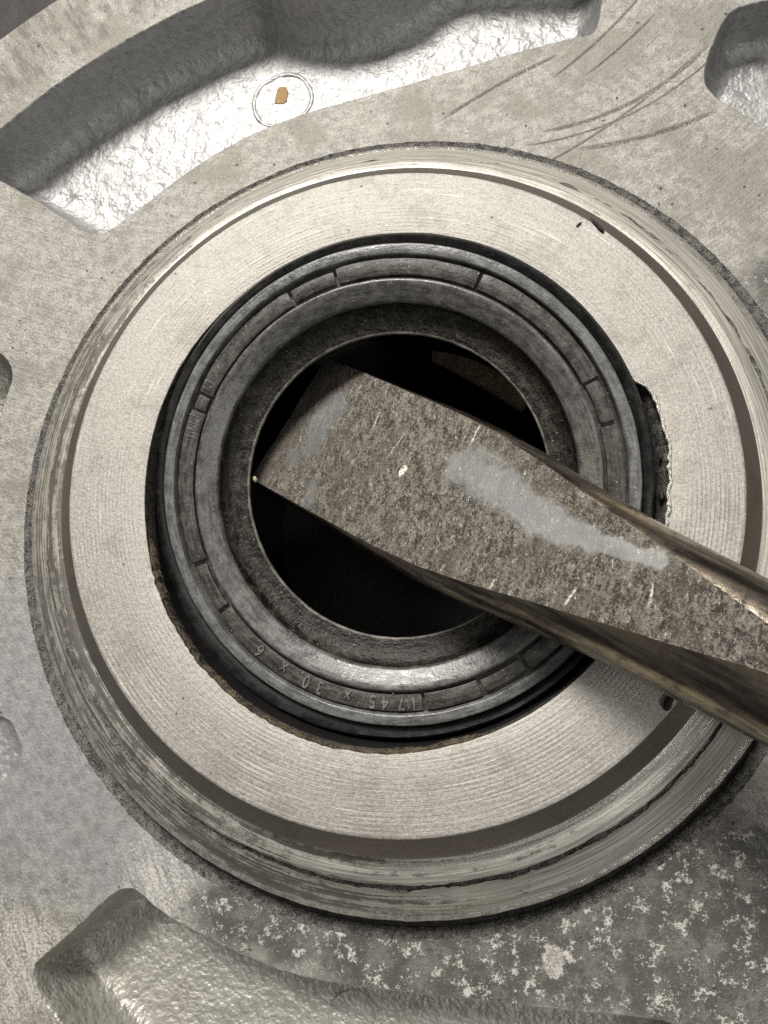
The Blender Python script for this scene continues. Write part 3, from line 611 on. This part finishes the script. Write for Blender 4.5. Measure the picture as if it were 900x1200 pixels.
def section(s):
    """one cross-section: side arc, top flat, side arc, bottom flat"""
    w, h = wid(s), thk(s); pc = math.asin(min(0.992, h / RN)); pts = []
    na, nf = 13, 21
    bw = 0.05 + 0.45 * max(0.0, min(1.0, (s - 16) / 16.0)) ** 1.5; dl = bw / RN; ins = min(1.2 * bw, 0.3 * w * math.cos(pc)); a = pc - dl
    for k in range(na): p = -a + 2 * a * k / (na - 1); pts.append((w * math.cos(p), RN * math.sin(p)))
    fw = w * math.cos(pc) - ins
    for k in range(nf): q = 1 - 2 * k / (nf - 1); pts.append((q * fw, h))
    for k in range(na): p = math.pi - a + 2 * a * k / (na - 1); pts.append((w * math.cos(p), RN * math.sin(p)))
    for k in range(nf): q = -1 + 2 * k / (nf - 1); pts.append((q * fw, -h))
    return pts, na, nf
def chips(s, y, top):
    d = 0.03 * nz(s, y, 0, 0.5) + 0.018 * nz(s, y, 5, 1.7)
    return d if top else 0.0
S = list(np.arange(-0.7, 34.01, 0.2))
secs = []
for s in S:
    pts, na, nf = section(s); row = []
    for j, (y, z) in enumerate(pts):
        onflat = na <= j < na + nf
        edge = j in (na - 1, na, na + nf - 1, na + nf)
        e = 0.05 * abs(nz(s, y, 8, 1.6)) + 0.04 * abs(nz(s, y, 2, 4)) if edge else 0.0
        xs = s + (0.10 * nz(y, 3, 1, 0.8) + 0.05 * nz(y, 8, 1, 3) if s < 0.0 else 0.0)
        row.append((xs, y * (1 - 0.006 * e * 20), z + chips(s, y, onflat) - (e * 0.6)))
    secs.append(row)
M_ = len(secs[0]); na, nf = 13, 21
top = range(na, na + nf - 1)                           # strip indices of the top flat
V = [p for r in secs for p in r]
def strip(js): return [(i * M_ + j, (i + 1) * M_ + j, (i + 1) * M_ + (j + 1) % M_, i * M_ + (j + 1) % M_) for i in range(len(S) - 1) for j in js]
def sub(name, faces, mat, sharp=None):
    used = sorted({v for f in faces for v in f}); ix = {v: i for i, v in enumerate(used)}
    return link_mesh(name, [V[v] for v in used], [tuple(ix[v] for v in f)[::-1] for f in faces], mat, driver, True, sharp)
sub('blade_face', strip(top), STEEL_FACE)
sub('blade_body', strip([j for j in range(M_) if j not in top]), STEEL_SIDE, None)
o = sub('blade_tip', [tuple(range(M_))], STEEL_SIDE)
n = 48
V2, F2 = [], []
for i, s in enumerate((33.9, 40, 60, 100, 140)):
    for k in range(n): V2.append((s, 3.2 * math.cos(2 * math.pi * k / n), 3.2 * math.sin(2 * math.pi * k / n)))
for i in range(4):
    for k in range(n): F2.append((i * n + k, i * n + (k + 1) % n, (i + 1) * n + (k + 1) % n, (i + 1) * n + k))
F2.append(tuple(4 * n + k for k in range(n)))
link_mesh('shank', V2, F2, STEEL_SIDE, driver)

# ================================================================== DEBRIS
def lump(name, loc, size, mat, label, cat, rot=0.0, seed=0, sub_=2):
    bm = bmesh.new(); bmesh.ops.create_icosphere(bm, subdivisions=sub_, radius=1.0); V = []
    for v in bm.verts:
        d = v.co.normalized(); q = d * (1 + 0.45 * noise.noise(d * 1.7 + Vector((seed, 2 * seed, 0))))
        x, y = q.x * size[0], q.y * size[1]
        V.append((x * math.cos(rot) - y * math.sin(rot), x * math.sin(rot) + y * math.cos(rot), q.z * size[2]))
    o = link_mesh(name, V, [tuple(v.index for v in f.verts) for f in bm.faces], mat); bm.free()
    o.location = Vector(loc) * MM
    return tag(o, label, cat)
lump('metal_sliver', (12.36, 14.84, 0.08), (0.62, 0.11, 0.09), GRIT, 'thin dark sliver on the boss face near its upper right rim', 'debris', -0.95, 3)
lump('grit_speck', (11.3, 15.0, 0.05), (0.22, 0.07, 0.06), GRIT, 'tiny dark speck left of the dark sliver on the boss face', 'debris', 0.7, 5)
lump('oil_clot', (14.5, -12.3, 0.15), (0.42, 0.22, 0.2), GRIT, 'black oily clot on the boss rim under the screwdriver shank', 'debris', 1.1, 8)
lump('tan_crumb', (-8.42, 0.62, -1.85), (0.14, 0.19, 0.14), CRUMB, 'tiny tan crumb at the corner of the screwdriver tip', 'debris', 0.2, 11)
